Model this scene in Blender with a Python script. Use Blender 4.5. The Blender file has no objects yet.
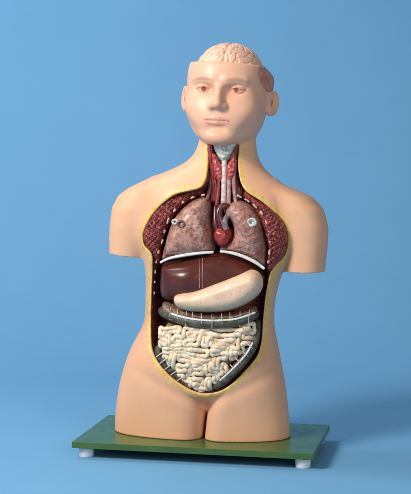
import bpy, math, random
import numpy as np
from mathutils import Vector, Matrix
rng = np.random.default_rng(7)
random.seed(7)
R = math.radians
scene = bpy.context.scene
COL = scene.collection

# ------------------------------------------------------------------ camera
CAM = dict(x=-0.002, y=-3.200, z=0.652, pitch=R(4.57), roll=R(0.53), f=1526.0)   # f in photo pixels
PW, PH = 411.0, 494.0
YAW = R(-10.85)
cd = bpy.data.cameras.new('camera'); cam = bpy.data.objects.new('camera', cd); COL.objects.link(cam)
cp, sp = math.cos(CAM['pitch']), math.sin(CAM['pitch'])
fw = Vector((0, cp, -sp)); up = Vector((0, sp, cp)); rt = Vector((1, 0, 0))
cr, sr = math.cos(CAM['roll']), math.sin(CAM['roll'])
# photo roll: a scene point right/up (u,v) lands at (u cr + v sr, -u sr + v cr)
right_axis = rt * cr + up * sr
up_axis = up * cr - rt * sr
m3 = Matrix((right_axis, up_axis, -fw)).transposed()
cam.matrix_world = Matrix.Translation((CAM['x'], CAM['y'], CAM['z'])) @ m3.to_4x4()
cd.sensor_fit = 'VERTICAL'; cd.sensor_height = 24.0
cd.lens = 24.0 * CAM['f'] / PH
cd.clip_start = 0.05; cd.clip_end = 100
scene.camera = cam

# ------------------------------------------------------------------ light (studio lamps, as in the photograph)
w = bpy.data.worlds.new('World'); scene.world = w; w.use_nodes = True
bg = w.node_tree.nodes['Background']; bg.inputs[0].default_value = (0.97, 0.97, 1.0, 1); bg.inputs[1].default_value = 0.22

def area(name, loc, target, size, energy, color):
    ld = bpy.data.lights.new(name, 'AREA'); ld.shape = 'DISK'; ld.size = size; ld.energy = energy; ld.color = color
    o = bpy.data.objects.new(name, ld); COL.objects.link(o); o.location = loc
    o.rotation_euler = (Vector(target) - Vector(loc)).to_track_quat('-Z', 'Y').to_euler()
    return o
area('key_lamp', (-1.85, -1.75, 1.95), (0.0, 0, 0.42), 0.90, 98, (1.0, 0.95, 0.89))
area('fill_lamp', (1.3, -3.0, 1.3), (0, 0, 0.4), 1.4, 25, (1.0, 0.94, 0.88))
area('backdrop_lamp', (-1.3, 0.4, 2.5), (0.25, 1.9, 0.4), 1.0, 27, (0.95, 0.98, 1.0))

scene.view_settings.view_transform = 'Standard'; scene.view_settings.look = 'None'
scene.view_settings.exposure = 0.0; scene.view_settings.gamma = 1.0

# ------------------------------------------------------------------ pixel <-> torso frame
cy_, sy_ = math.cos(YAW), math.sin(YAW)
Rl = np.array([[cy_, sy_, 0], [-sy_, cy_, 0], [0, 0, 1.0]])          # world -> torso frame
CO = Rl @ np.array([CAM['x'], CAM['y'], CAM['z']])
ra, ua, fa = [Rl @ np.array(v) for v in (right_axis, up_axis, fw)]
def ray(px, py):
    return fa + ra * ((px - PW / 2) / CAM['f']) + ua * ((PH / 2 - py) / CAM['f'])
def at(px, py, Y):
    """point of the torso frame on the plane y = Y seen at photo pixel (px,py)"""
    d = ray(px, py); t = (Y - CO[1]) / d[1]
    return CO + d * t
PX = 3.2 / CAM['f']                                                   # metres per photo pixel at the torso

# ------------------------------------------------------------------ mesh helpers
def mesh_obj(name, V, F, mats, parent=None, mat_index=None, attrs=None, smooth=True):
    V = np.asarray(V, dtype=np.float32); F = np.asarray(F, dtype=np.int32)
    me = bpy.data.meshes.new(name)
    k = F.shape[1]
    me.vertices.add(len(V)); me.vertices.foreach_set('co', V.ravel())
    me.loops.add(F.size); me.loops.foreach_set('vertex_index', F.ravel())
    me.polygons.add(len(F)); me.polygons.foreach_set('loop_start', np.arange(0, F.size, k, dtype=np.int32))
    for m in (mats if isinstance(mats, (list, tuple)) else [mats]): me.materials.append(m)
    if mat_index is not None: me.polygons.foreach_set('material_index', np.asarray(mat_index, dtype=np.int32))
    me.update(calc_edges=True); me.validate()
    me.polygons.foreach_set('use_smooth', np.full(len(me.polygons), smooth))
    for an, av in (attrs or {}).items():
        a = me.attributes.new(an, 'FLOAT', 'POINT'); a.data.foreach_set('value', np.asarray(av, dtype=np.float32))
    o = bpy.data.objects.new(name, me); COL.objects.link(o)
    if parent: o.parent = parent
    return o

def surface_nets(f, xs, ys, zs):
    """naive surface nets on a rectilinear grid; f<0 is inside"""
    nx, ny, nz = f.shape
    s = f < 0
    cnt = np.zeros((nx - 1, ny - 1, nz - 1), np.uint8)
    for i in (0, 1):
        for j in (0, 1):
            for k in (0, 1): cnt += s[i:nx - 1 + i, j:ny - 1 + j, k:nz - 1 + k]
    ci, cj, ck = np.nonzero((cnt > 0) & (cnt < 8)); n = len(ci)
    idx = np.full((nx - 1, ny - 1, nz - 1), -1, np.int32); idx[ci, cj, ck] = np.arange(n)
    acc = np.zeros((n, 3)); num = np.zeros(n)
    corners = [(i, j, k) for i in (0, 1) for j in (0, 1) for k in (0, 1)]
    val = {c: f[ci + c[0], cj + c[1], ck + c[2]] for c in corners}
    for a in corners:
        for ax in range(3):
            if a[ax]: continue
            b = list(a); b[ax] = 1; b = tuple(b)
            va, vb = val[a], val[b]; cr_ = (va < 0) != (vb < 0)
            t = np.where(cr_, va / np.where(cr_, va - vb, 1), 0)
            for d in range(3):
                acc[:, d] += np.where(cr_, (t if d == ax else a[d]), 0)
            num += cr_
    acc /= num[:, None]
    xs, ys, zs = map(np.asarray, (xs, ys, zs))
    V = np.stack([xs[ci] + acc[:, 0] * (xs[ci + 1] - xs[ci]), ys[cj] + acc[:, 1] * (ys[cj + 1] - ys[cj]), zs[ck] + acc[:, 2] * (zs[ck + 1] - zs[ck])], -1)
    Fs = []
    for ax in range(3):
        sl0 = [slice(1, -1)] * 3; sl1 = [slice(1, -1)] * 3
        sl0[ax] = slice(0, -1); sl1[ax] = slice(1, None)
        A = s[tuple(sl0)]; B = s[tuple(sl1)]
        e = np.stack(np.nonzero(A != B), -1)
        if not len(e): continue
        flip = A[tuple(e.T)]
        off = np.ones(3, int); off[ax] = 0; e = e + off
        u, v = [(1, 2), (2, 0), (0, 1)][ax]
        q = []
        for du, dv in ((-1, -1), (0, -1), (0, 0), (-1, 0)):
            c = e.copy(); c[:, u] += du; c[:, v] += dv
            q.append(idx[c[:, 0], c[:, 1], c[:, 2]])
        q = np.stack(q, -1); q[~flip] = q[~flip][:, ::-1]
        Fs.append(q)
    F = np.concatenate(Fs); F = F[(F >= 0).all(1)]
    return V, F

def relax(V, F, it=2, lam=0.5):
    n = len(V)
    E = np.concatenate([F[:, [0, 1]], F[:, [1, 2]], F[:, [2, 3]], F[:, [3, 0]]])
    deg = np.bincount(E.ravel(), minlength=n)[:, None].astype(float)
    for k in range(it):
        for l in (lam, -lam * 1.04):
            acc = np.stack([np.bincount(E[:, 0], V[E[:, 1], d], n) + np.bincount(E[:, 1], V[E[:, 0], d], n) for d in range(3)], -1)
            V = V + l * (acc / np.maximum(deg, 1) - V)
    return V

def smin(a, b, k):
    h = np.clip(0.5 + 0.5 * (b - a) / k, 0, 1)
    return b + (a - b) * h - k * h * (1 - h)
def smax(a, b, k): return -smin(-a, -b, k)
def ell(x, y, z, c, r):
    u, v, q = (x - c[0]) / r[0], (y - c[1]) / r[1], (z - c[2]) / r[2]
    k0 = np.sqrt(u * u + v * v + q * q)
    return (k0 - 1) * min(r)
def cap(x, y, z, a, b, ra_, rb_):
    a = np.array(a); b = np.array(b); d = b - a; L2 = (d * d).sum()
    t = np.clip(((x - a[0]) * d[0] + (y - a[1]) * d[1] + (z - a[2]) * d[2]) / L2, 0, 1)
    return np.sqrt((x - a[0] - t * d[0]) ** 2 + (y - a[1] - t * d[1]) ** 2 + (z - a[2] - t * d[2]) ** 2) - (ra_ + (rb_ - ra_) * t)

def poly_dist(X, Z, P):
    """signed distance (inside positive) of the points to polygon P (n,2)"""
    d2 = np.full(X.shape, 1e9); ins = np.zeros(X.shape, bool)
    n = len(P)
    for i in range(n):
        a, b = P[i], P[(i + 1) % n]; e = b - a
        t = np.clip(((X - a[0]) * e[0] + (Z - a[1]) * e[1]) / max((e * e).sum(), 1e-12), 0, 1)
        d2 = np.minimum(d2, (X - a[0] - t * e[0]) ** 2 + (Z - a[1] - t * e[1]) ** 2)
        if a[1] != b[1]:
            c = (a[1] > Z) != (b[1] > Z)
            ins ^= c & (X < (b[0] - a[0]) * (Z - a[1]) / (b[1] - a[1]) + a[0])
    return np.where(ins, 1, -1) * np.sqrt(d2)

def spline(P, n=8, closed=False):
    P = np.asarray(P, float); m = len(P); out = []
    rngs = range(m if closed else m - 1)
    for i in rngs:
        if closed: p0, p1, p2, p3 = P[(i - 1) % m], P[i], P[(i + 1) % m], P[(i + 2) % m]
        else: p0, p1, p2, p3 = P[max(i - 1, 0)], P[i], P[i + 1], P[min(i + 2, m - 1)]
        for t in np.arange(n) / n:
            out.append(0.5 * ((2 * p1) + (-p0 + p2) * t + (2 * p0 - 5 * p1 + 4 * p2 - p3) * t * t + (-p0 + 3 * p1 - 3 * p2 + p3) * t ** 3))
    if not closed: out.append(P[-1])
    return np.array(out)

def tube_geo(P, r, sides=10, closed=False, flat=1.0):
    """swept tube; r scalar or per point; flat squashes the y thickness"""
    P = np.asarray(P, float); n = len(P); r = np.broadcast_to(np.asarray(r, float), (n,)).copy()
    T = np.roll(P, -1, 0) - np.roll(P, 1, 0)
    if not closed: T[0] = P[1] - P[0]; T[-1] = P[-1] - P[-2]
    T /= np.linalg.norm(T, axis=1)[:, None] + 1e-12
    if not closed:                                     # round ends
        P = np.concatenate([[P[0] - T[0] * r[0] * .6], [P[0] - T[0] * r[0] * .35], P, [P[-1] + T[-1] * r[-1] * .35], [P[-1] + T[-1] * r[-1] * .6]])
        T = np.concatenate([[T[0]] * 2, T, [T[-1]] * 2]); r = np.concatenate([[r[0] * .3, r[0] * .8], r, [r[-1] * .8, r[-1] * .3]]); n += 4
    up_ = np.array([0, -1.0, 0]); V = []
    for i in range(n):
        s_ = np.cross(T[i], up_); L = np.linalg.norm(s_)
        s_ = s_ / L if L > 1e-4 else np.array([1.0, 0, 0])
        b = np.cross(s_, T[i])
        a = np.arange(sides) * 2 * np.pi / sides
        V.append(P[i] + r[i] * (np.cos(a)[:, None] * s_ + flat * np.sin(a)[:, None] * b))
    V = np.concatenate(V); F = []
    for i in range(n if closed else n - 1):
        j = (i + 1) % n
        for k in range(sides):
            k2 = (k + 1) % sides; F.append((i * sides + k, i * sides + k2, j * sides + k2, j * sides + k))
    if not closed:
        c0 = len(V); V = np.concatenate([V, [P[0]], [P[-1]]])
        for k in range(0, sides, 2):
            F.append((c0, (k + 2) % sides, k + 1, k)); o = (n - 1) * sides
            F.append((c0 + 1, o + k, o + k + 1, o + (k + 2) % sides))
    return V, np.array(F)
def join(parts):
    V, F, o = [], [], 0
    for v, f in parts: V.append(v); F.append(f + o); o += len(v)
    return np.concatenate(V), np.concatenate(F)

# smooth pseudo noise: random plane waves of one wavelength
def waves(P, lam, n=9, seed=1):
    g = np.random.default_rng(seed); out = 0
    for i in range(n):
        d = g.normal(size=3); d /= np.linalg.norm(d)
        out = out + np.sin((P[..., 0] * d[0] + P[..., 1] * d[1] + P[..., 2] * d[2]) * 2 * np.pi / lam + g.uniform(0, 6.28))
    return out / math.sqrt(n / 2)

# ------------------------------------------------------------------ materials
class NT:
    def __init__(s, name, rough=0.45, spec=0.5, coat=0.0, sss=0.0, sssr=(0.01, 0.004, 0.002)):
        s.m = bpy.data.materials.new(name); s.m.use_nodes = True; s.t = s.m.node_tree; s.b = s.t.nodes['Principled BSDF']
        b = s.b.inputs; b['Roughness'].default_value = rough; b['Specular IOR Level'].default_value = spec
        b['Coat Weight'].default_value = coat; b['Coat Roughness'].default_value = 0.12
        b['Subsurface Weight'].default_value = sss; b['Subsurface Radius'].default_value = sssr; b['Subsurface Scale'].default_value = 1.0
        s.tc = s.n('ShaderNodeTexCoord').outputs['Object']
    def n(s, t, **kw):
        x = s.t.nodes.new(t)
        for k, v in kw.items(): setattr(x, k, v)
        return x
    def l(s, a, b): s.t.links.new(a, b)
    def noise(s, scale, detail=4, rough=0.55, vec=None, dist=0):
        x = s.n('ShaderNodeTexNoise'); x.inputs['Scale'].default_value = scale; x.inputs['Detail'].default_value = detail
        x.inputs['Roughness'].default_value = rough; x.inputs['Distortion'].default_value = dist; s.l(vec or s.tc, x.inputs['Vector']); return x.outputs[0]
    def voro(s, scale, feature='F1', vec=None):
        x = s.n('ShaderNodeTexVoronoi', feature=feature); x.inputs['Scale'].default_value = scale; s.l(vec or s.tc, x.inputs['Vector']); return x.outputs['Distance']
    def ramp(s, fac, stops):
        x = s.n('ShaderNodeValToRGB'); e = x.color_ramp.elements
        while len(e) < len(stops): e.new(0.5)
        for el, (p, c) in zip(e, stops): el.position = p; el.color = (*c, 1) if len(c) == 3 else c
        s.l(fac, x.inputs[0]); return x.outputs[0]
    def mix(s, fac, a, b, blend='MIX'):
        x = s.n('ShaderNodeMix', data_type='RGBA', blend_type=blend)
        for v, i in ((fac, 0), (a, 6), (b, 7)):
            if hasattr(v, 'is_linked'): s.l(v, x.inputs[i])
            else: x.inputs[i].default_value = v if i == 0 else (*v, 1)
        return x.outputs[2]
    def attr(s, name): return s.n('ShaderNodeAttribute', attribute_name=name).outputs['Fac']
    def math(s, op, a, b=0.0):
        x = s.n('ShaderNodeMath', operation=op)
        for i, v in enumerate((a, b)):
            if hasattr(v, 'is_linked'): s.l(v, x.inputs[i])
            else: x.inputs[i].default_value = v
        return x.outputs[0]
    def step(s, v, lo, hi):
        x = s.n('ShaderNodeMapRange', interpolation_type='SMOOTHSTEP'); s.l(v, x.inputs[0]); x.inputs[1].default_value = lo; x.inputs[2].default_value = hi; return x.outputs[0]
    def color(s, c):
        if hasattr(c, 'is_linked'): s.l(c, s.b.inputs['Base Color'])
        else: s.b.inputs['Base Color'].default_value = (*c, 1)
    def bump(s, h, strength, dist=0.002):
        x = s.n('ShaderNodeBump'); x.inputs['Strength'].default_value = strength; x.inputs['Distance'].default_value = dist
        s.l(h, x.inputs['Height']); s.l(x.outputs[0], s.b.inputs['Normal'])

def simple(name, c0, c1, scale=60, rough=0.4, coat=0.0, bump=0.15, spec=0.5, sss=0.0, stops=(0.35, 0.65)):
    t = NT(name, rough, spec, coat, sss); nz = t.noise(scale, 5)
    t.color(t.ramp(nz, [(stops[0], c0), (stops[1], c1)])); t.bump(t.noise(scale * 4, 4), bump, 0.001); return t.m

# skin with its cut edge (yellow fat) and dark red lining inside the opening
def skin_material():
    t = NT('painted_skin', 0.46, 0.40, 0.04, 0.12)
    big = t.noise(9, 3); fine = t.noise(70, 5)
    base = t.ramp(big, [(0.3, (0.705, 0.378, 0.215)), (0.7, (0.765, 0.440, 0.268))])
    base = t.mix(t.math('MULTIPLY', fine, 0.16), base, (0.60, 0.33, 0.21))
    face = t.step(t.attr('face'), 0.0, 1.0)
    base = t.mix(t.math('MULTIPLY', face, 0.55), base, (0.745, 0.425, 0.305))
    lip = t.step(t.attr('lip'), 0.0, 1.0); base = t.mix(t.math('MULTIPLY', lip, 0.6), base, (0.62, 0.26, 0.19))
    iris = t.step(t.attr('iris'), 0.45, 0.55); 
    lid = t.step(t.attr('lid'), 0.2, 0.8); base = t.mix(t.math('MULTIPLY', lid, 0.55), base, (0.60, 0.22, 0.15))
    base = t.mix(iris, base, (0.25, 0.075, 0.045))
    brow = t.step(t.attr('brow'), 0.0, 1.0); base = t.mix(t.math('MULTIPLY', brow, 0.5), base, (0.36, 0.17, 0.10))
    rim = t.attr('rim'); wob = t.math('MULTIPLY', t.math('SUBTRACT', t.noise(45, 3), 0.5), 0.005); r = t.math('ADD', rim, wob)
    fatc = t.ramp(t.noise(120, 4), [(0.3, (0.62, 0.36, 0.09)), (0.7, (0.78, 0.55, 0.22))])
    fat = t.math('MULTIPLY', t.step(r, -0.0125, -0.0070), t.step(t.attr('front'), 0.4, 0.6))
    base = t.mix(fat, base, fatc)
    mus = t.ramp(t.noise(140, 6), [(0.32, (0.07, 0.012, 0.012)), (0.52, (0.22, 0.042, 0.036)), (0.66, (0.36, 0.09, 0.07))])
    depth = t.attr('inside')
    ins = t.step(t.math('ADD', depth, wob), 0.0042, 0.0056)
    base = t.mix(ins, base, mus)
    t.color(base)
    t.bump(t.noise(210, 4), 0.10, 0.0008)
    rr = t.math('ADD', t.math('MULTIPLY', t.noise(25, 4), 0.20), 0.37); t.l(rr, t.b.inputs['Roughness'])
    return t.m
M_SKIN = skin_material()

def lung_material():
    t = NT('lung_paint', 0.42, 0.5, 0.15)
    base = t.ramp(t.noise(55, 6, 0.65), [(0.32, (0.20, 0.08, 0.060)), (0.47, (0.38, 0.19, 0.145)), (0.66, (0.56, 0.335, 0.26))])
    sp = t.noise(260, 3, 0.6); base = t.mix(t.math('MULTIPLY', t.step(sp, 0.56, 0.64), 0.75), base, (0.14, 0.03, 0.03))
    gr = t.noise(30, 4); base = t.mix(t.math('MULTIPLY', t.step(gr, 0.55, 0.72), 0.6), base, (0.22, 0.18, 0.17))
    vz = t.voro(75, 'DISTANCE_TO_EDGE', None); vein = t.math('SUBTRACT', 1.0, t.step(vz, 0.0, 0.07))
    base = t.mix(t.math('MULTIPLY', t.math('MULTIPLY', vein, t.step(t.noise(40, 2), 0.45, 0.6)), 0.6), base, (0.30, 0.03, 0.03))
    t.color(base); t.bump(t.noise(170, 5), 0.4, 0.0010); return t.m
M_LUNG = lung_material()
def liver_material():
    t = NT('liver_gloss', 0.29, 0.42, 0.08)
    t.color(t.ramp(t.noise(40, 5), [(0.3, (0.066, 0.014, 0.010)), (0.7, (0.108, 0.026, 0.017))])); t.bump(t.noise(90, 4), 0.10, 0.0008); return t.m
M_LIVER = liver_material()
def stomach_material():
    t = NT('stomach_paint', 0.46, 0.45, 0.05, 0.08)
    base = t.ramp(t.noise(35, 4), [(0.3, (0.68, 0.45, 0.29)), (0.7, (0.78, 0.57, 0.41))])
    d = t.voro(120); base = t.mix(t.math('MULTIPLY', t.math('SUBTRACT', 1.0, t.step(d, 0.10, 0.20)), t.math('MULTIPLY', t.step(t.noise(30, 2), 0.46, 0.56), 0.7)), base, (0.46, 0.12, 0.07))
    t.color(base); t.bump(t.noise(80, 4), 0.2, 0.001); return t.m
M_STOM = stomach_material()
def pec_material():
    t = NT('cut_muscle', 0.5, 0.5, 0.15)
    base = t.ramp(t.noise(150, 6, 0.7), [(0.36, (0.05, 0.005, 0.006)), (0.50, (0.20, 0.020, 0.018)), (0.60, (0.34, 0.060, 0.045)), (0.72, (0.60, 0.30, 0.22))])
    t.color(base); t.bump(t.noise(200, 5), 0.6, 0.002); return t.m
M_PEC = pec_material()
def gut_material():
    t = NT('gut_paint', 0.40, 0.5, 0.12, 0.05)
    base = t.ramp(t.noise(60, 5), [(0.30, (0.66, 0.49, 0.31)), (0.62, (0.82, 0.71, 0.54))])
    sp = t.noise(150, 4); base = t.mix(t.math('MULTIPLY', t.step(sp, 0.56, 0.66), 0.6), base, (0.50, 0.27, 0.12))
    t.color(base); t.bump(t.noise(230, 5, 0.65), 0.55, 0.0014); return t.m
M_GUT = gut_material()
M_SEAM = simple('gut_seam', (0.28, 0.13, 0.06), (0.44, 0.25, 0.13), 90, 0.5)
M_BRAIN = simple('brain_paint', (0.69, 0.41, 0.29), (0.76, 0.48, 0.35), 60, 0.5, 0.0)
M_TEMP = simple('temporal_red', (0.42, 0.145, 0.105), (0.58, 0.27, 0.19), 45, 0.5, 0.0, 0.3)
M_HEART = simple('heart_red', (0.17, 0.008, 0.009), (0.40, 0.038, 0.030), 90, 0.25, 0.4, 0.3)
M_AORTA = simple('vessel_maroon', (0.045, 0.006, 0.008), (0.13, 0.018, 0.02), 80, 0.3, 0.3)
M_WHITE = simple('white_edge', (0.58, 0.56, 0.51), (0.76, 0.74, 0.69), 90, 0.4)
M_LARYNX = simple('cartilage_grey', (0.36, 0.38, 0.32), (0.72, 0.71, 0.63), 150, 0.35, 0.1)
M_NECKRED = simple('neck_muscle_red', (0.16, 0.014, 0.018), (0.36, 0.055, 0.055), 110, 0.4, 0.1, 0.4)
M_NECKBROWN = simple('neck_muscle_brown', (0.12, 0.03, 0.022), (0.26, 0.09, 0.06), 110, 0.45, 0.1, 0.4)
M_THYR = simple('thyroid_red', (0.30, 0.02, 0.025), (0.60, 0.13, 0.11), 170, 0.35, 0.2)
M_TRACH = simple('trachea_white', (0.50, 0.36, 0.33), (0.74, 0.66, 0.60), 150, 0.35, 0.1)
M_VEIN = simple('vein_mauve', (0.28, 0.13, 0.14), (0.50, 0.32, 0.31), 90, 0.35, 0.1)
M_PULM = simple('artery_grey', (0.14, 0.10, 0.11), (0.28, 0.20, 0.20), 80, 0.35, 0.1)
M_COLON = simple('colon_dark', (0.040, 0.038, 0.028), (0.115, 0.105, 0.075), 90, 0.5, 0.0, 0.4, 0.35)
M_OMENT = simple('omentum_brown', (0.13, 0.07, 0.05), (0.30, 0.19, 0.14), 110, 0.45, 0.1, 0.4)
M_RIB = simple('rib_cream', (0.42, 0.20, 0.16), (0.70, 0.50, 0.40), 220, 0.45)
M_STUBG = simple('bronchus_grey', (0.30, 0.34, 0.31), (0.62, 0.64, 0.58), 130, 0.3, 0.2)
M_STUBB = simple('bronchus_brown', (0.10, 0.04, 0.03), (0.22, 0.09, 0.07), 130, 0.35, 0.2)
M_TICK = simple('vessel_cream', (0.62, 0.56, 0.44), (0.74, 0.68, 0.56), 90, 0.4)
def board_material():
    t = NT('green_board', 0.30, 0.5, 0.15)
    t.color(t.ramp(t.noise(14, 5), [(0.3, (0.040, 0.098, 0.018)), (0.7, (0.058, 0.130, 0.028))]))
    t.bump(t.noise(160, 3), 0.12, 0.0006)
    t.l(t.math('ADD', t.math('MULTIPLY', t.noise(40, 8, 0.7), 0.40), 0.14), t.b.inputs['Roughness']); return t.m
M_BOARD = board_material()
M_FOOT = simple('white_plastic', (0.72, 0.74, 0.75), (0.80, 0.81, 0.81), 40, 0.35)
def backdrop_material():
    t = NT('blue_backdrop', 0.85, 0.2)
    t.color(t.ramp(t.noise(5.0, 9, 0.68), [(0.3, (0.147, 0.358, 0.585)), (0.7, (0.156, 0.374, 0.604))])); t.bump(t.noise(120, 4), 0.06, 0.001); return t.m
M_BACK = backdrop_material()

# ------------------------------------------------------------------ the setting: one blue sweep
FLOOR = -0.0355
def backdrop():
    prof = [(-3.6, FLOOR), (0.85, FLOOR)]
    rad = 1.15; yc = 0.85
    for a in np.linspace(0, math.pi / 2, 40)[1:]: prof.append((yc + rad * math.sin(a), FLOOR + rad - rad * math.cos(a)))
    prof.append((yc + rad, 3.2))
    prof = np.array(prof); xs = np.linspace(-3.5, 3.5, 15); V = []; F = []
    for x in xs:
        for y, z in prof: V.append((x, y, z))
    n = len(prof)
    for i in range(len(xs) - 1):
        for j in range(n - 1): F.append((i * n + j, (i + 1) * n + j, (i + 1) * n + j + 1, i * n + j + 1))
    o = mesh_obj('backdrop', V, F, M_BACK); o['kind'] = 'structure'; o['label'] = 'plain pale blue studio backdrop sweeping into the floor'
    return o
backdrop()

# ------------------------------------------------------------------ board on four feet
def empty(name, label, cat, loc=(0, 0, 0), rz=0.0):
    o = bpy.data.objects.new(name, None); COL.objects.link(o); o.location = loc; o.rotation_euler = (0, 0, rz)
    o['label'] = label; o['category'] = cat; return o
BW, BD, BT = 0.500, 0.302, 0.0135
def rounded_box(name, sx, sy, z0, z1, bev, mat, parent):
    import bmesh
    bm = bmesh.new(); bmesh.ops.create_cube(bm, size=1)
    for v in bm.verts: v.co = (v.co.x * sx, v.co.y * sy, z0 if v.co.z < 0 else z1)
    bmesh.ops.bevel(bm, geom=bm.edges[:], offset=bev, segments=3, affect='EDGES', profile=0.6)
    me = bpy.data.meshes.new(name); bm.to_mesh(me); bm.free(); me.materials.append(mat)
    for p in me.polygons: p.use_smooth = False
    o = bpy.data.objects.new(name, me); COL.objects.link(o); o.parent = parent; return o
def lathe(profile, c, sides=28):
    V = []; F = []; n = len(profile)
    for k in range(sides):
        a = 2 * math.pi * k / sides
        for r, z in profile: V.append((c[0] + r * math.cos(a), c[1] + r * math.sin(a), c[2] + z))
    for k in range(sides):
        k2 = (k + 1) % sides
        for j in range(n - 1): F.append((k * n + j, k2 * n + j, k2 * n + j + 1, k * n + j + 1))
    return np.array(V), np.array(F)
stand = empty('display_stand', 'flat dark green rectangular board on small white feet, under the torso model', 'display stand', (0, 0, 0), YAW)
rounded_box('board', BW, BD, -BT, -0.0002, 0.0016, M_BOARD, stand)
for sx in (-1, 1):
    for sy in (-1, 1):
        h = -FLOOR - BT
        V, F = lathe([(0.0, -h), (0.0138, -h), (0.0150, -h + .0012), (0.0166, -0.002), (0.0162, -0.0003), (0.0, -0.0003)], (sx * (BW / 2 - 0.024), sy * (BD / 2 - 0.028), -BT))
        mesh_obj('foot', V, F, M_FOOT, stand)

# ------------------------------------------------------------------ torso: implicit surface from traced rows
torso = empty('anatomical_torso', 'anatomical torso model with head and open trunk showing painted organs, on green board', 'anatomical model', (0, 0, 0), YAW)

class Loft:
    """horizontal sections: left/right edge from photo rows, front/back depth; rows (py, left, right, front, back)"""
    def __init__(s, rows, n=2.25, Y=0.0, n_low=None):
        d = []
        for py, L, Rr, fr, bk in rows:
            a = at(L, py, Y); b = at(Rr, py, Y)
            d.append(((a[2] + b[2]) / 2, (a[0] + b[0]) / 2, abs(b[0] - a[0]) / 2, fr, bk))
        d.sort(); s.d = np.array(d); s.n0 = n; s.n1 = n_low or n
    def par(s, z):
        k = s.d
        # smooth interpolation: fine linear then blurred
        zz = np.linspace(k[0, 0], k[-1, 0], 400); out = []
        for c in range(1, 5):
            v = np.interp(zz, k[:, 0], k[:, c]); g = np.exp(-0.5 * (np.arange(-24, 25) / 7.0) ** 2); g /= g.sum()
            v = np.convolve(np.pad(v, 24, mode='reflect', reflect_type='odd'), g, 'valid'); out.append(np.interp(z, zz, v))
        return out
    def nn(s, z): return s.n1 + (s.n0 - s.n1) * np.clip(np.asarray(z) / .22, 0, 1)
    def f(s, x, y, z):
        n = s.nn(z)
        cx, a, fr, bk = s.par(np.asarray(z).ravel()); sh = np.shape(z)
        cx, a, fr, bk = [v.reshape(sh) for v in (cx, a, fr, bk)]
        b = np.where(y < 0, fr, bk)
        u = np.abs(x - cx) / a; v = np.abs(y) / b
        k = (u ** n + v ** n) ** (1 / n)
        f = (k - 1) * np.minimum(a, b)
        zt, zb = s.d[-1, 0], s.d[0, 0]
        return np.maximum(f, np.maximum(z - zt, zb - z))
    def front(s, x, z):
        cx, a, fr, bk = s.par(np.asarray(z).ravel()); sh = np.shape(z)
        cx, a, fr, bk = [v.reshape(sh) for v in (cx, a, fr, bk)]
        u = np.clip(np.abs(x - cx) / a, 0, 1)
        n = s.nn(z)
        return -fr * (1 - u ** n) ** (1 / n)

trunk = Loft([
    (118, 204, 254, .040, .062), (134, 201, 255, .046, .064), (144, 199, 255.5, .050, .066), (150, 197.5, 256, .053, .068), (158, 193, 257.5, .057, .071), (165, 185, 261.5, .062, .076),
    (171, 171, 266, .067, .081), (176, 156, 270.5, .072, .085), (181, 143, 280, .078, .089), (187, 131, 292, .085, .093), (195, 133, 296, .092, .097),
    (208, 136, 295, .100, .102), (225, 135, 298, .106, .105), (240, 137, 297, .107, .105), (254, 143, 290, .104, .100),
    (268, 146.5, 282.5, .100, .095), (285, 147, 278, .096, .090), (300, 146.5, 274.5, .094, .087), (315, 146.5, 273.5, .095, .087), (326, 145, 274, .097, .090),
    (342, 135.5, 277.5, .100, .098), (355, 129.5, 280, .102, .104), (366, 126, 282, .103, .110), (380, 122, 284.8, .101, .113), (392, 119.5, 286.3, .098, .112), (404, 117.6, 287.6, .094, .108),
    (417, 116.3, 289, .091, .102), (430, 115.8, 290, .089, .097), (452, 116, 291, .087, .093)], 2.2, n_low=2.32)
armL = Loft([(178, 156, 175, .010, .012), (181.5, 146, 175, .028, .034), (187, 131.5, 173, .046, .050), (195, 119.5, 170, .054, .056), (208, 113, 166, .058, .060), (225, 110.8, 158, .056, .060), (240, 110.3, 152, .053, .058), (254, 110.5, 147, .050, .055), (268, 111, 146, .050, .055)], 2.2)
armR = Loft([(182, 263, 275, .010, .012), (185.5, 265, 284, .030, .036), (190.5, 267, 299, .046, .050), (197, 272, 312.5, .052, .055), (209, 274, 323.5, .057, .060), (227, 278, 328.3, .057, .060), (246, 283, 327.5, .054, .058), (262, 285, 325.5, .051, .055), (282, 286, 324.5, .050, .055)], 2.2)
def cut_plane(p, q, Y=0.0):
    a = at(*p, Y); b = at(*q, Y); return a, (b[2] - a[2]) / (b[0] - a[0])
cutL = cut_plane((110, 252.5), (146, 256.5)); cutR = cut_plane((288, 270.5), (325, 271.5))

CR = at(203.8, 406, -.088); GL = at(140, 372, -.07); GR = at(268, 376, -.07)
def body_raw(x, y, z):
    f = trunk.f(x, y, z)
    aL = np.maximum(armL.f(x, y, z), (cutL[0][2] + cutL[1] * (x - cutL[0][0])) - z)
    aR = np.maximum(armR.f(x, y, z), (cutR[0][2] + cutR[1] * (x - cutR[0][0])) - z)
    f = smin(f, aL, 0.012); f = smin(f, aR, 0.012)
    xc = CR[0] + (z - CR[2]) * .10; ay = np.abs(y)                       # the gap between the thighs
    slit = np.maximum(np.abs(x - xc) - (.0008 + .0130 * (ay / .09) ** 3), z - (CR[2] - .5 * np.maximum(.088 - ay, 0)))
    f = smax(f, -slit, .034)
    for s_, q in ((-1, GL), (1, GR)):                                     # shallow groin creases
        dd = q - CR; t = np.clip(((x - CR[0]) * dd[0] + (z - CR[2]) * dd[2]) / (dd[0] ** 2 + dd[2] ** 2), 0, 1)
        d2 = (x - CR[0] - t * dd[0]) ** 2 + (z - CR[2] - t * dd[2]) ** 2
        f = f + .0055 * (1 - .8 * t) * np.exp(-d2 / .013 ** 2) * (y < 0)
    return f

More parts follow.
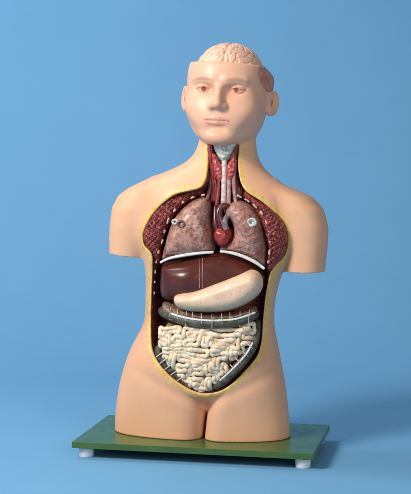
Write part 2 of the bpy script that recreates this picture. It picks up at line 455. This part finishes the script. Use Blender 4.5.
def hit(px, py, default=-0.03):
    """first hit of the photo ray with the uncut body"""
    d = ray(px, py); Y = np.linspace(-0.16, 0.05, 240); t = (Y - CO[1]) / d[1]
    P = CO[None] + d[None] * t[:, None]
    f = body_raw(P[:, 0], P[:, 1], P[:, 2]); i = np.nonzero(f < 0)[0]
    return P[i[0]] if len(i) else at(px, py, default)

RIM = [(207.5, 137), (207.5, 146), (208, 160), (207, 172), (205, 181), (200, 187.5), (190, 190.5), (176, 194), (165, 201), (155, 211), (146.5, 224), (142.5, 236), (144.5, 246), (151, 254), (152, 265), (151.5, 285), (150.5, 310),
       (150.5, 332), (152, 350), (158, 363), (168, 375), (180, 384.5), (193, 391.5), (206, 394), (220, 391.5), (232, 384), (243, 373), (252, 363), (258, 354), (261.5, 340), (263, 320), (265, 300), (267.5, 285), (271, 272), (278, 262),
       (284, 253), (287, 240), (285, 228), (280, 218), (273, 211), (263, 202.5), (254, 196.5), (246, 191), (241, 183), (238.7, 172), (238.2, 160), (239, 146), (239.5, 137)]
RP = np.array([hit(*p)[[0, 2]] for p in RIM])
RP = spline(RP, 4, True)

# ---- head frame
HC = at(228.0, 90.0, -0.004)
HY, HR = R(-1.5), R(2.2)
ch, sh_ = math.cos(HY), math.sin(HY); c2, s2 = math.cos(HR), math.sin(HR)
HRm = np.array([[ch, -sh_, 0], [sh_, ch, 0], [0, 0, 1]]) @ np.array([[c2, 0, s2], [0, 1, 0], [-s2, 0, c2]])   # head -> torso
def to_head(x, y, z):
    dx, dy, dz = x - HC[0], y - HC[1], z - HC[2]
    return (HRm[0, 0] * dx + HRm[1, 0] * dy + HRm[2, 0] * dz, HRm[0, 1] * dx + HRm[1, 1] * dy + HRm[2, 1] * dz, HRm[0, 2] * dx + HRm[1, 2] * dy + HRm[2, 2] * dz)
def from_head(V): return np.asarray(V) @ HRm.T + HC
CUT = 0.0545
# z, half width, front, back
HEAD = np.array([(-.114, .028, .066, .030), (-.111, .037, .080, .036), (-.105, .049, .0895, .045), (-.097, .0585, .0930, .054), (-.088, .0660, .0915, .062), (-.078, .0720, .0915, .068), (-.066, .0765, .0935, .075), (-.050, .0800, .0935, .083), (-.035, .0825, .0920, .090),
                 (-.018, .0835, .0905, .095), (0.0, .0835, .0905, .098), (.012, .0838, .0925, .099), (.022, .0838, .0945, .099), (.036, .0828, .0930, .099), (.050, .0805, .0890, .097), (.064, .0765, .083, .094)])
def head_f(X, Y, Z, base_only=False):
    x, y, z = (X, Y, Z) if base_only else to_head(X, Y, Z)
    zz = np.linspace(HEAD[0, 0], HEAD[-1, 0], 300)
    g = np.exp(-0.5 * (np.arange(-12, 13) / 5.0) ** 2); g /= g.sum()
    P = []
    for c in (1, 2, 3):
        v = np.convolve(np.pad(np.interp(zz, HEAD[:, 0], HEAD[:, c]), 12, mode='reflect', reflect_type='odd'), g, 'valid'); P.append(np.interp(z, zz, v))
    a, fr, bk = P
    b = np.where(y < 0, fr, bk); n = 2.25 + 0 * z
    u = np.abs(x) / a; v = np.abs(y) / b
    f = ((u ** n + v ** n) ** (1 / n) - 1) * np.minimum(a, b)
    f = np.maximum(f, HEAD[0, 0] - z)
    ax = np.abs(x)
    if base_only: return f
    # sockets, brow, cheekbones
    f = smax(f, -ell(ax, y, z, (.0345, -.0985, -.0005), (.0225, .0240, .0145)), .012)
    f = smin(f, cap(ax, y, z, (.014, -.0865, .0175), (.046, -.0725, .0190), .0064, .0055), .014)
    f = smin(f, ell(ax, y, z, (.045, -.061, -.038), (.024, .0200, .0220)), .026)
    # eyeball with lids
    dx = ax - .0345
    e0 = ell(ax, y, z, (.0345, -.0710, .0), (.0150, .0125, .0120))
    f = smin(f, e0, .002)
    arch = np.clip(1 - (dx / .0150) ** 2, -1, 1)
    f = smin(f, np.maximum(e0 - .0022, .0033 * arch - .0006 - z), .0012)
    f = smin(f, np.maximum(e0 - .0014, z + .0042 * arch + .0006), .0012)
    # nose
    f = smin(f, cap(x, y, z, (0, -.0870, .012), (0, -.1065, -.027), .0062, .0090), .011)
    f = smin(f, ell(x, y, z, (0, -.1085, -.0315), (.0104, .0105, .0085)), .006)
    f = smin(f, ell(ax, y, z, (.0118, -.0970, -.0345), (.0072, .0105, .0072)), .005)
    f = smax(f, -ell(ax, y, z, (.0070, -.1030, -.0430), (.0040, .0065, .0040)), .003)
    # mouth
    f = smin(f, ell(x, y, z, (0, -.0840, -.062), (.036, .0125, .024)), .018)
    f = smin(f, cap(ax, y, z, (.0030, -.0970, -.0602), (.0280, -.0895, -.0626), .0040, .0022), .005)
    f = smin(f, cap(ax, y, z, (.0, -.0955, -.0706), (.0250, -.0895, -.0664), .0058, .0024), .006)
    f = smax(f, -cap(ax, y, z, (.0, -.1028, -.0650), (.0275, -.0940, -.0640), .0012, .0004), .0035)
    f = smax(f, -cap(x, y, z, (-.012, -.1025, -.0815), (.012, -.1025, -.0815), .0060, .0060), .012)
    f = smin(f, ell(x, y, z, (0, -.0800, -.0975), (.024, .0165, .0140)), .014)
    # cut skull
    f = smax(f, z - CUT + .05 * np.maximum(x - .03, 0), .006)
    # ears
    yr, zr = y - .012, z + .022
    for tilt in (0,):
        e = ell(ax - .0935 - 0.45 * yr, yr, zr, (0, 0, 0), (.0072, .0180, .0275))
        e = smax(e, -ell(ax - .0995 - 0.45 * yr, yr + .002, zr - .003, (0, 0, 0), (.0085, .0110, .0190)), .003)
        e = smin(e, ell(ax - .0975 - 0.45 * yr, yr + .003, zr + .004, (0, 0, 0), (.0030, .0030, .0110)), .003)
        f = smin(f, e, .006)
        f = smin(f, ell(ax, y, z, (.0890, .004, -.040), (.0065, .009, .009)), .004)
    # recess on the far side where the temporal muscle shows
    reg = (np.sqrt(((y - .006) / .056) ** 2 + ((z - .032) / .030) ** 2) - 1) * .028
    f = smax(f, -np.maximum(reg, .060 - x), .002)
    return f

# ---- evaluate on a rectilinear grid
x0, x1 = at(106, 250, 0)[0] - .006, at(333, 250, 0)[0] + .006
hx = HC[0]
xs = np.unique(np.concatenate([np.arange(x0, hx - .108, .0024), np.arange(hx - .108, hx + .112, .0012), np.arange(hx + .112, x1, .0024)]))
ys = np.arange(-0.134, 0.126, .0019)
zh = HC[2] - 0.118
zs = np.unique(np.concatenate([[-0.003, -0.0008], np.arange(0.0012, zh, .0021), np.arange(zh, HC[2] + .066, .0011)]))
xs = xs[np.concatenate([[True], np.diff(xs) > .0006])]; zs = zs[np.concatenate([[True], np.diff(zs) > .0006])]
Xg, Zg = np.meshgrid(xs, zs, indexing='ij')
Dg = poly_dist(Xg, Zg, RP)                                   # distance inside the opening
YFg = trunk.front(Xg, Zg)                                    # front of the uncut trunk
pyz = np.interp(zs, [at(206, p, -.09)[2] for p in (400, 380, 300, 210, 188, 150, 135)], [-.05, -.030, .012, .012, -.012, -.018, -.018])
Fld = np.empty((len(xs), len(ys), len(zs)), np.float32)
for k0 in range(0, len(zs), 40):
    k1 = min(k0 + 40, len(zs)); z = zs[None, None, k0:k1]; x = xs[:, None, None]; y = ys[None, :, None]
    z_, x_, y_ = np.broadcast_arrays(z, x, y)
    f = body_raw(x_, y_, z_)
    d = Dg[:, None, k0:k1]; yf = YFg[:, None, k0:k1]
    wall = (y_ - yf) * 0.16 - d                              # the wall slopes inward with depth
    floor = y_ - pyz[None, None, k0:k1]
    carve = smax(wall, floor, .008)
    f = smax(f, -carve, .0022)
    if zs[k1 - 1] > zh - .02:
        f = smin(f, head_f(x_, y_, z_), .009)
    f = smax(f, -z_, .002)
    Fld[:, :, k0:k1] = f
V, F = surface_nets(Fld, xs, ys, zs)
V = relax(V, F, 2)
d = poly_dist(V[:, 0], V[:, 2], RP)
yf = trunk.front(V[:, 0], V[:, 2])
hd = np.stack(to_head(V[:, 0], V[:, 1], V[:, 2]), -1)
isneck = hd[:, 2] > -.116
ishead = np.where((hd[:, 2] > -.122) & ((hd[:, 1] < -.056) | (hd[:, 2] > -.085)), 1.0, 0.0)
rim = np.where(ishead > 0, -1.0, d)
front = ((V[:, 1] < 0.03) & (V[:, 1] < yf + .045)).astype(float) * (V[:, 2] < at(206, 146, -.05)[2])
inside = np.where(ishead > 0, -1.0, V[:, 1] - yf); inside = np.where(d > -.0015, inside, -1.0)
inside = np.where((V[:, 1] < .045), inside, -1.0)
face = np.clip((hd[:, 2] + .13) / .04, 0, 1)
lip = np.clip(1.2 - np.sqrt((hd[:, 0] / .027) ** 2 + ((hd[:, 2] + .0655) / .0095) ** 2), 0, 1) * 3 * (hd[:, 1] < -.07)
axh = np.abs(hd[:, 0])
iris = np.clip(1 - (np.sqrt((axh - .0335) ** 2 + (hd[:, 2] + .0005) ** 2) - .0042) / .002, 0, 1) * (hd[:, 1] < -.06) * (hd[:, 2] < .02)
lid = np.clip(1.5 - np.sqrt(((axh - .0340) / .0135) ** 2 + (hd[:, 2] / .0068) ** 2), 0, 1) * (hd[:, 1] < -.06)
brow = np.clip(1.6 - np.sqrt(((axh - .034) / .0175) ** 2 + ((hd[:, 2] - .0205 + 9 * (axh - .033) ** 2) / .0036) ** 2), 0, 1) * (hd[:, 1] < -.05)
mesh_obj('body', V, F, M_SKIN, torso, attrs=dict(rim=rim, front=front, inside=inside, face=face, lip=np.clip(lip, 0, 1), iris=iris, lid=lid, brow=brow))

# ------------------------------------------------------------------ organs
def outline(pts, Y, n=6): return spline(np.array([at(px, py, Y)[[0, 2]] for px, py in pts]), n, True)
def pillow(name, pts, Y, thick, rad, mat, parent=torso, res=.0011, bow=0.0, bumpf=None, back=0.35, n=6, tilt=0.0, extra=0.0):
    """solid with the given outline, rounded over rad, front bulging thick in front of plane Y"""
    P = outline(pts, Y, n)
    lo, hi = P.min(0) - .006, P.max(0) + .006
    gx = np.arange(lo[0], hi[0], res); gz = np.arange(lo[1], hi[1], res)
    ext = abs(tilt) * (hi[1] - lo[1])
    gy = np.arange(Y - thick - abs(bow) - ext - extra - .005, Y + thick * back + abs(bow) + ext + .005, res)
    X, Z = np.meshgrid(gx, gz, indexing='ij'); D = poly_dist(X, Z, P)
    k = np.clip(D / rad, 0, 1); h = np.sqrt(np.clip(1 - (1 - k) ** 2, 0, 1))
    g_ = np.exp(-0.5 * (np.arange(-7, 8) * res / .0026) ** 2); g_ /= g_.sum()      # soften the medial crease
    for ax_ in (0, 1): h = np.apply_along_axis(lambda v: np.convolve(np.pad(v, 7, mode='edge'), g_, 'valid'), ax_, h)
    h = h * np.clip(D / .0035, 0, 1) ** .5
    c = P.mean(0); w2 = (hi - lo) / 2
    ym = Y + bow * (((X - c[0]) / w2[0]) ** 2 + ((Z - c[1]) / w2[1]) ** 2) / 1.0 + tilt * (Z - c[1])
    yy = gy[None, :, None] - ym[:, None, :]
    half = np.where(yy < 0, thick, thick * back) * h[:, None, :]
    f = np.abs(yy) - half
    f = np.where(D[:, None, :] > 0, f, np.maximum(np.abs(yy) * .5, -D[:, None, :]) + 1e-5)
    f = np.minimum(f, .06)
    if bumpf is not None:
        Xb, Yb, Zb = np.broadcast_arrays(gx[:, None, None], gy[None, :, None], gz[None, None, :])
        f = f + bumpf(np.stack([Xb, Yb, Zb], -1)) * np.clip(k * 2, 0, 1)[:, None, :]
    V, F = surface_nets(f.astype(np.float32), gx, gy, gz); V = relax(V, F, 4)
    return mesh_obj(name, V, F, mat, parent)
def pipe(name, pts, Y, r, mat, parent=torso, sides=12, flat=1.0, n=8, closed=False):
    """tube along photo points (px,py[,Y])"""
    P = np.array([at(p[0], p[1], p[2] if len(p) > 2 else Y) for p in pts])
    P = spline(P, n, closed); rr = np.interp(np.linspace(0, 1, len(P)), np.linspace(0, 1, len(np.atleast_1d(r))), np.atleast_1d(r)) * PX
    V, F = tube_geo(P, rr, sides, closed, flat)
    return mesh_obj(name, V, F, mat, parent)
def part_label(o, t): o['label'] = t; return o

def front_y(o, px, py, Y=-.09):
    n_ = len(o.data.vertices); v = np.empty(n_ * 3, np.float32); o.data.vertices.foreach_get('co', v); v = v.reshape(-1, 3)
    for k in range(4):
        p = at(px, py, Y); m = (v[:, 0] - p[0]) ** 2 + (v[:, 2] - p[2]) ** 2 < .0022 ** 2
        if not m.any(): break
        Y = v[m, 1].min()
    return float(Y)

# brain in the open skull
def brain():
    g = .0011
    gx = np.arange(-.074, .080, g); gy = np.arange(-.090, .092, g); gz = np.arange(.036, .104, g)
    X, Y, Z = np.meshgrid(gx, gy, gz, indexing='ij')
    f = ell(X, Y, Z, (.0015, .000, .029), (.0730, .0855, .0690))
    P = np.stack([X, Y, Z], -1); P = P + 0.004 * np.stack([waves(P, .05, 5, s) for s in (3, 4, 5)], -1)
    s = waves(P, .022, 10, 11)
    f = f + .0017 * np.exp(-(s / .50) ** 2) + .0022 * np.exp(-(X - .004) ** 2 / .003 ** 2)
    f = np.maximum(f, .042 - Z)
    V, F = surface_nets(f.astype(np.float32), gx, gy, gz); V = relax(V, F, 2)
    mesh_obj('brain', from_head(V), F, M_BRAIN, torso)
brain()
def temporal():
    g = .0014
    gx = np.arange(.036, .106, g); gy = np.arange(-.066, .080, g); gz = np.arange(-.006, .070, g)
    X, Y, Z = np.meshgrid(gx, gy, gz, indexing='ij')
    b = head_f(X, Y, Z, True); q = np.clip((Y + .045) / .05, 0, 1); q = q * q * (3 - 2 * q)
    reg = (np.sqrt(((Y - .006) / .0575) ** 2 + ((Z - .032) / .0315) ** 2) - 1) * .028
    f = np.maximum(smax(b - .0008 - .0080 * q, reg, .006), .050 - X)
    P = np.stack([X, Y, Z * .25 - Y * .1], -1)
    f = f + .0004 * waves(P, .006, 6, 21)
    f = smax(f, Z - .0530 + .95 * np.maximum(X - .066, 0), .004)
    V, F = surface_nets(f.astype(np.float32), gx, gy, gz); V = relax(V, F, 2)
    part_label(mesh_obj('temporal_muscle', from_head(V), F, M_TEMP, torso), 'exposed red-brown muscle above the ear')
temporal()

# neck
YN = -.040
pillow('neck_muscle', [(208, 141), (213.5, 141), (215, 158), (219, 178), (221.5, 200), (216, 204), (209, 200), (208, 172)], YN, .014, .008, M_NECKRED, bumpf=lambda P: .0007 * waves(P * np.array([1, 1, .15]), .005, 6, 5))
pillow('neck_muscle', [(230, 147), (239, 143), (237.5, 162), (239.5, 182), (244, 192), (238, 202), (231, 203), (229, 178)], YN, .013, .008, M_NECKBROWN, bumpf=lambda P: .0007 * waves(P * np.array([1, 1, .15]), .005, 6, 6))
pipe('neck_vessel', [(210, 144, -.044), (210.5, 165, -.047), (210, 186, -.053), (207, 200, -.062)], -.045, 2.0, M_NECKBROWN)
larynx = pillow('larynx', [(213.5, 141), (236, 141), (235, 149), (231.5, 156), (227, 161), (223.5, 162.5), (219.5, 159.5), (216, 153), (213.8, 147)], -.046, .017, .010, M_LARYNX, bumpf=lambda P: .0008 * waves(P, .010, 6, 9))
part_label(pillow('thyroid', [(211.5, 154), (216, 155), (219.5, 161), (223, 166), (224.2, 173), (223, 181), (217.5, 181), (213.5, 171)], -.050, .012, .007, M_THYR, bumpf=lambda P: .0006 * waves(P, .007, 6, 15)), 'bright red lobe beside the larynx')
pillow('thyroid', [(227, 165), (231, 159), (235, 154), (237, 164), (235, 177), (229, 182), (225.6, 176)], -.050, .012, .007, M_THYR, bumpf=lambda P: .0006 * waves(P, .007, 6, 16))
def trachea():
    P = spline(np.array([at(224.3, 161, -.052), at(224, 185, -.056), at(223.3, 206, -.058)]), 24)
    rr = PX * (2.7 + 0.16 * np.sin(np.arange(len(P)) * 1.3)); V, F = tube_geo(P, rr, 14); mesh_obj('trachea', V, F, M_TRACH, torso)
trachea()
pipe('neck_vessel', [(229.5, 176, -.054), (229, 190, -.058), (228.5, 206, -.06)], -.05, 2.2, M_VEIN)
pipe('neck_vessel', [(233.8, 172, -.052), (234, 188, -.056), (236, 203, -.06)], -.05, 1.9, M_VEIN)
pipe('neck_vessel', [(219, 178, -.053), (218.5, 190, -.057), (216.5, 206, -.06)], -.05, 1.8, M_NECKRED)

# cut chest muscles
YP = -.070
rough = lambda P: .0012 * waves(P, .007, 9, 31) + .0007 * waves(P, .004, 9, 32)
pillow('chest_muscle', [(201, 186.5), (187, 190), (172, 194.5), (158, 206), (147, 222), (142, 236), (145, 247), (152, 254.5), (155, 266), (160, 262), (161, 246), (166, 232), (174, 216), (183, 206), (194, 199), (204, 195.5)], -.062, .022, .010, M_PEC, bumpf=rough, bow=.020)
pillow('chest_muscle', [(243, 189), (255, 196), (268, 205), (280.5, 217), (287, 229), (288.5, 241), (285.5, 253), (278, 263), (270, 273), (266, 275), (265.5, 262), (268, 246), (264, 230), (259, 217), (252, 207), (245, 201), (237, 197)], -.064, .022, .012, M_PEC, bumpf=rough, bow=.032)
# rib ends
RIBS = [(203, 195.3), (192.5, 197.8), (183, 202.5), (174.5, 210.5), (168, 221), (164.5, 231.5), (162, 242), (158.5, 252), (156.3, 262), (155.3, 272), (154.8, 282), (154.3, 293), (239.5, 196.5), (247, 200.5), (255, 206), (261.5, 213), (266.3, 222), (268.8, 232), (270, 242), (269.5, 252), (268.5, 262)]
for i, (px, py) in enumerate(RIBS):
    q = RIBS[i + 1] if i + 1 < len(RIBS) and i != 11 else RIBS[i - 1]
    a = np.array([q[0] - px, q[1] - py]); a /= np.linalg.norm(a)
    Yr = np.interp(py, [195, 215, 250, 295], [-.080, -.086, -.080, -.062]) 
    L = random.uniform(1.0, 2.7) if i < 8 or i > 11 else random.uniform(.6, 1.5)
    pipe('rib_end', [(px - a[0] * L, py - a[1] * L), (px, py + random.uniform(-.4, .4)), (px + a[0] * L, py + a[1] * L)], Yr + .001, [random.uniform(.7, 1.3), random.uniform(.9, 1.6), random.uniform(.6, 1.2)] if i < 8 or i > 11 else .75, M_RIB, sides=8, n=3)

# lungs
lungL = pillow('lung', [(209, 201), (203, 196.5), (195, 199), (187, 204), (178.5, 212), (172, 222), (167.5, 234), (163.5, 247), (160.5, 260), (170, 260), (185, 258), (200, 255.5), (213, 253), (214, 240), (212, 222)], -.062, .040, .030, M_LUNG, bumpf=lambda P: .0003 * waves(P, .010, 7, 41) + .0012 * np.exp(-((P[..., 2] - (at(198, 225, -.09)[2] + .08 * (P[..., 0] - at(198, 225, -.09)[0]))) / .0009) ** 2), bow=.012)
lungR = pillow('lung', [(224, 209), (230, 203), (238, 200.5), (246, 203), (253, 208), (259, 216), (263, 226), (265.5, 240), (266, 254), (265, 267), (256, 262), (246, 257.5), (234, 254), (220, 251.5), (221, 246), (231, 240), (234, 231), (231, 221), (225, 216)], -.062, .040, .030, M_LUNG, bumpf=lambda P: .0003 * waves(P, .010, 7, 42) + .0012 * np.exp(-((P[..., 2] - (at(246, 246, -.09)[2] + .35 * (P[..., 0] - at(246, 246, -.09)[0]))) / .0009) ** 2), bow=.012)
def disc(name, px, py, Y, r, mat, parent, rz=.55, hole=True):
    c = at(px, py, Y); a = np.linspace(0, 2 * np.pi, 29)[:-1]
    rim_ = [(r * PX * 1.0, .004), (r * PX * 1.0, -.001), (r * PX * .86, -.0025), (r * PX * rz, -.0018), (r * PX * rz * .8, .002), (0.0005, .003)]
    V = []; F = []; n = len(rim_)
    for t in a:
        for rr, yy in rim_: V.append((c[0] + rr * math.cos(t), c[1] + yy, c[2] + rr * math.sin(t) * .9))
    m_ = len(a)
    for i in range(m_):
        for j in range(n - 1): F.append((i * n + j, i * n + j + 1, ((i + 1) % m_) * n + j + 1, ((i + 1) % m_) * n + j))
    return mesh_obj(name, V, F, mat, parent)
disc('bronchus_stub', 180.8, 224, front_y(lungL, 180.8, 224) - .0005, 4.3, M_STUBB, lungL)
disc('bronchus_stub', 174.8, 221.8, front_y(lungL, 175.5, 222) + .001, 3.4, M_STUBG, lungL, .4)
disc('bronchus_stub', 251.8, 222.3, front_y(lungR, 251, 222.3) - .0005, 5.0, M_STUBG, lungR, .5)
pipe('diaphragm_edge', [(160.5, 262.5), (168, 258.8), (180, 256), (197, 253.4), (213, 252.2)], -.088, [1.1, 1.5, 1.6, 1.3], M_WHITE, flat=.8)
pipe('diaphragm_edge', [(220.5, 251.4), (230, 252.6), (241, 255.6), (252, 260.4), (258, 264), (264, 268.5)], -.090, [1.2, 1.7, 1.8, 1.4], M_WHITE, flat=.8)
# heart
heart = pillow('heart', [(215, 229), (219, 225), (226, 225.5), (232, 229), (233.8, 236), (230, 244), (223, 248.5), (216.5, 243), (214, 236)], -.068, .034, .018, M_HEART, bumpf=lambda P: .0008 * waves(P, .010, 7, 51))
pipe('aorta', [(223, 230, -.086), (220, 220, -.085), (219, 211, -.082), (224, 206, -.078), (230, 208, -.070)], -.08, [4.0, 3.8, 3.4, 3.2], M_AORTA, heart)
pipe('pulmonary_artery', [(226, 229, -.088), (225, 221, -.088), (228, 215, -.08)], -.08, [3.0, 2.8, 2.4], M_PULM, heart)
pipe('vena_cava', [(216, 229, -.086), (215, 219, -.082), (215.5, 206, -.072)], -.08, [2.2, 2.2, 1.8], M_AORTA, heart)

# liver, stomach
LC = at(186, 281, -.1)
liver = pillow('liver', [(160.5, 296), (160, 280), (162, 265), (172, 260.5), (185, 258.5), (200, 255.5), (214, 253), (226, 254), (240, 258), (252, 264), (261, 272), (264, 279), (256, 284), (240, 290), (222, 296), (200, 301), (180, 302), (167, 301)], -.060, .036, .032, M_LIVER, bow=.006, extra=.02, bumpf=lambda P: -.016 * np.exp(-((P[..., 0] - LC[0]) ** 2 + 1.3 * (P[..., 2] - LC[2]) ** 2) / (2 * .030 ** 2)))
for lx in (199.2, 202.4):
    pipe('ligament', [(lx + .05 * k, py, front_y(liver, lx, py) + .0003) for k, py in enumerate((258, 263, 268, 273, 278, 283, 288))], -.1, .30, M_VEIN, liver, sides=8, n=4)
stom = pillow('stomach', [(173.8, 299.5), (175.8, 294), (183, 290.3), (196, 287.6), (211, 283.2), (225, 278.5), (238, 273.5), (250, 269.5), (258.5, 272), (263, 280), (262, 289), (256, 297), (246, 304), (233, 309.5), (218, 312), (202, 312), (188, 311), (177.5, 306.5)], -.078, .040, .026, M_STOM, bumpf=lambda P: .0004 * waves(P, .045, 5, 71))

# omentum, transverse colon
pillow('omentum', [(161.5, 304), (166, 302.5), (178, 307), (195, 312), (213, 314), (233, 313), (252, 307.5), (256, 309), (255, 318), (236, 323), (213, 325), (190, 322), (172, 317), (163, 313)], -.074, .024, .012, M_OMENT, bumpf=lambda P: .0010 * waves(P, .009, 7, 81), bow=.010)
CP = [(162, 310.5, -.030), (164, 312.8, -.070), (174, 317.5, -.088), (190, 321.5, -.096), (210, 323.5, -.100), (232, 322.5, -.098), (245, 319, -.092), (253, 315.5, -.078), (255.5, 313.5, -.035)]
colon = pipe('transverse_colon', CP, -.09, [4.2, 4.6, 4.7, 4.8, 4.7, 4.5, 4.2], M_COLON, sides=16)
pipe('colon_band', [(163.5, 310.5, -.079), (174, 314.6, -.0965), (190, 318.6, -.1055), (210, 320.6, -.1095), (232, 319.6, -.1075), (245, 316.4, -.1015), (255, 312.6, -.086)], -.1, 1.05, M_WHITE, colon, flat=.7)
for px in (170, 177.5, 186, 193, 201.5, 212, 222, 230, 240, 249):
    y0 = np.interp(px, [161, 178, 213, 254], [304, 308.5, 314, 308.5]); j = random.uniform(-1, 1)
    yb = np.interp(px, [161, 178, 213, 254], [-.084, -.098, -.110, -.094])
    y1 = y0 + random.uniform(12.5, 16.5)
    pipe('mesenteric_vessel', [(px + j, y0 + .5, yb + .012), (px + j * .3, y0 + 4, yb - .0035), (px, y0 + 8, yb - .004), (px - j * .5, y1, yb - .0015)], -.1, .34, M_TICK, colon, sides=6, n=4)

# lower flank: mesentery on the left, descending colon on the right
mes = pillow('mesentery', [(156, 346), (162, 346), (171, 360), (182, 372), (194, 384), (192, 390), (183, 385), (171, 376), (161, 364), (155, 354)], -.076, .016, .010, M_COLON, bumpf=lambda P: .0008 * waves(P, .01, 7, 91))
for px, py in ((160.5, 354), (164, 360.5), (169, 366.5), (174.5, 372.5), (180.5, 378.5)):
    pipe('mesenteric_vessel', [(px - 4.2, py + 3.2, -.090), (px - .5, py + .3, -.095), (px + 4, py - 2.6, -.097)], -.095, .55, M_TICK, mes, sides=6, n=4)
dc = pipe('descending_colon', [(257, 322, -.040), (256, 334, -.066), (253, 345, -.080), (246, 356.5, -.088), (236.5, 368, -.092), (226, 378.5, -.092), (215, 387, -.084)], -.09, [4.0, 4.2, 4.6, 4.8, 4.8, 4.6, 4.0], M_COLON, sides=16)
pipe('colon_band', [(252.5, 343, -.090), (247.5, 352.3, -.097), (239.5, 362, -.1015), (230, 371.5, -.1025), (220, 380.5, -.0985)], -.1, .95, M_WHITE, dc, flat=.7)
for px, py in ((250.5, 346.5), (246, 354.5), (239, 361.5), (233, 367.5), (226, 373.5)):
    pipe('mesenteric_vessel', [(px - 3, py - 2.8, -.101), (px, py, -.1055), (px + 2.2, py + 2.0, -.101)], -.1, .42, M_TICK, dc, sides=6, n=4)

# small intestine: one long tube that wanders over the whole bed
GUT = [(163.5, 322), (176, 324), (195, 326.5), (213, 327), (233, 325.5), (252, 320), (252.5, 335), (250, 347), (240, 358), (229, 370), (221, 379), (214, 387), (205, 390), (196, 389), (186, 381), (177, 371), (168, 361), (161.5, 351), (161, 336)]
def intestine():
    Y = -.074; P = outline(GUT, Y, 6)
    base = pillow('small_intestine', [(207 + (a - 207) * .93, 352 + (b - 352) * .93) for a, b in GUT], Y, .022, .016, M_SEAM, res=.0014, bow=.008)
    sp_ = 4.0 * PX
    lo, hi = P.min(0), P.max(0); best = None
    nx = int((hi[0] - lo[0]) / (2 * sp_)) + 1; nz = int((hi[1] - lo[1]) / (2 * sp_)) + 1
    ox = (lo[0] + hi[0]) / 2 - (nx - 1) * sp_; oz = (lo[1] + hi[1]) / 2 - (nz - 1) * sp_
    cells = {(i, j) for i in range(nx) for j in range(nz) if poly_dist(np.array([ox + 2 * i * sp_]), np.array([oz + 2 * j * sp_]), P)[0] > sp_ * .14}
    g = random.Random(5)
    start = max(cells, key=lambda c: -abs(c[0] - nx / 2) - abs(c[1] - nz / 2)); seen = {start}; stack = [start]; edges = set()
    while stack:
        c = stack[-1] if g.random() < .55 else g.choice(stack)
        nb = [(c[0] + a, c[1] + b) for a, b in ((1, 0), (-1, 0), (0, 1), (0, -1)) if (c[0] + a, c[1] + b) in cells and (c[0] + a, c[1] + b) not in seen]
        if not nb: stack.remove(c); continue
        n_ = g.choice(nb); seen.add(n_); stack.append(n_); edges.add(frozenset((c, n_)))
    # walk round the tree
    adj = {}
    def link(p, q): adj.setdefault(p, []).append(q); adj.setdefault(q, []).append(p)
    for (i, j) in seen:
        c = [(2 * i, 2 * j), (2 * i + 1, 2 * j), (2 * i + 1, 2 * j + 1), (2 * i, 2 * j + 1)]
        for (a, b, nbr) in ((0, 1, (i, j - 1)), (1, 2, (i + 1, j)), (2, 3, (i, j + 1)), (3, 0, (i - 1, j))):
            if frozenset(((i, j), nbr)) not in edges: link(c[a], c[b])
    for e in edges:
        (i, j), (k, l) = sorted(e)
        if k == i + 1: link((2 * i + 1, 2 * j), (2 * k, 2 * l)); link((2 * i + 1, 2 * j + 1), (2 * k, 2 * l + 1))
        else: link((2 * i, 2 * j + 1), (2 * k, 2 * l)); link((2 * i + 1, 2 * j + 1), (2 * k + 1, 2 * l))
    p = next(iter(adj)); loop = [p]; prev = None
    while True:
        q = [n_ for n_ in adj[p] if n_ != prev]; prev, p = p, (q[0] if q else adj[p][0])
        if p == loop[0]: break
        loop.append(p)
    G = np.array(loop, float); xz = np.stack([ox + (G[:, 0] - .5) * sp_, oz + (G[:, 1] - .5) * sp_], -1)
    # a warped lattice: neighbours move together so the coils stay packed
    q3 = np.concatenate([xz, 0 * xz[:, :1]], 1)
    xz = xz + .0018 * np.stack([waves(q3, .045, 6, 101), waves(q3, .045, 6, 102)], -1) + np.random.default_rng(3).normal(0, .0007, xz.shape)
    D = poly_dist(xz[:, 0], xz[:, 1], P); k = np.clip((D + .004) / .020, 0, 1)
    c = P.mean(0); yy = Y - .0265 * np.sqrt(1 - (1 - k) ** 2) + .008 * (((xz - c) / ((hi - lo) / 2)) ** 2).sum(1)
    yy = yy + .0022 * waves(q3, .022, 6, 103)
    L = spline(np.stack([xz[:, 0], yy, xz[:, 1]], -1), 5, True)
    for _ in range(3): L = (np.roll(L, 1, 0) + 2 * L + np.roll(L, -1, 0)) / 4
    n_ = len(L); rr = PX * (2.42 + .28 * np.sin(np.arange(n_) * .83 + 2 * np.sin(np.arange(n_) * .11)) + .22 * np.sin(np.arange(n_) * .213))
    V, F = tube_geo(L, rr, 10, True)
    me = base.data; V0 = np.empty(len(me.vertices) * 3, np.float32); me.vertices.foreach_get('co', V0); V0 = V0.reshape(-1, 3)
    F0 = np.empty(len(me.loops), np.int32); me.loops.foreach_get('vertex_index', F0); F0 = F0.reshape(-1, 4)
    Va, Fa = join([(V0, F0), (V, F)]); mi = np.concatenate([np.zeros(len(F0)), np.ones(len(F))])
    bpy.data.objects.remove(base)
    mesh_obj('small_intestine', Va, Fa, [M_SEAM, M_GUT], torso, mat_index=mi)
intestine()
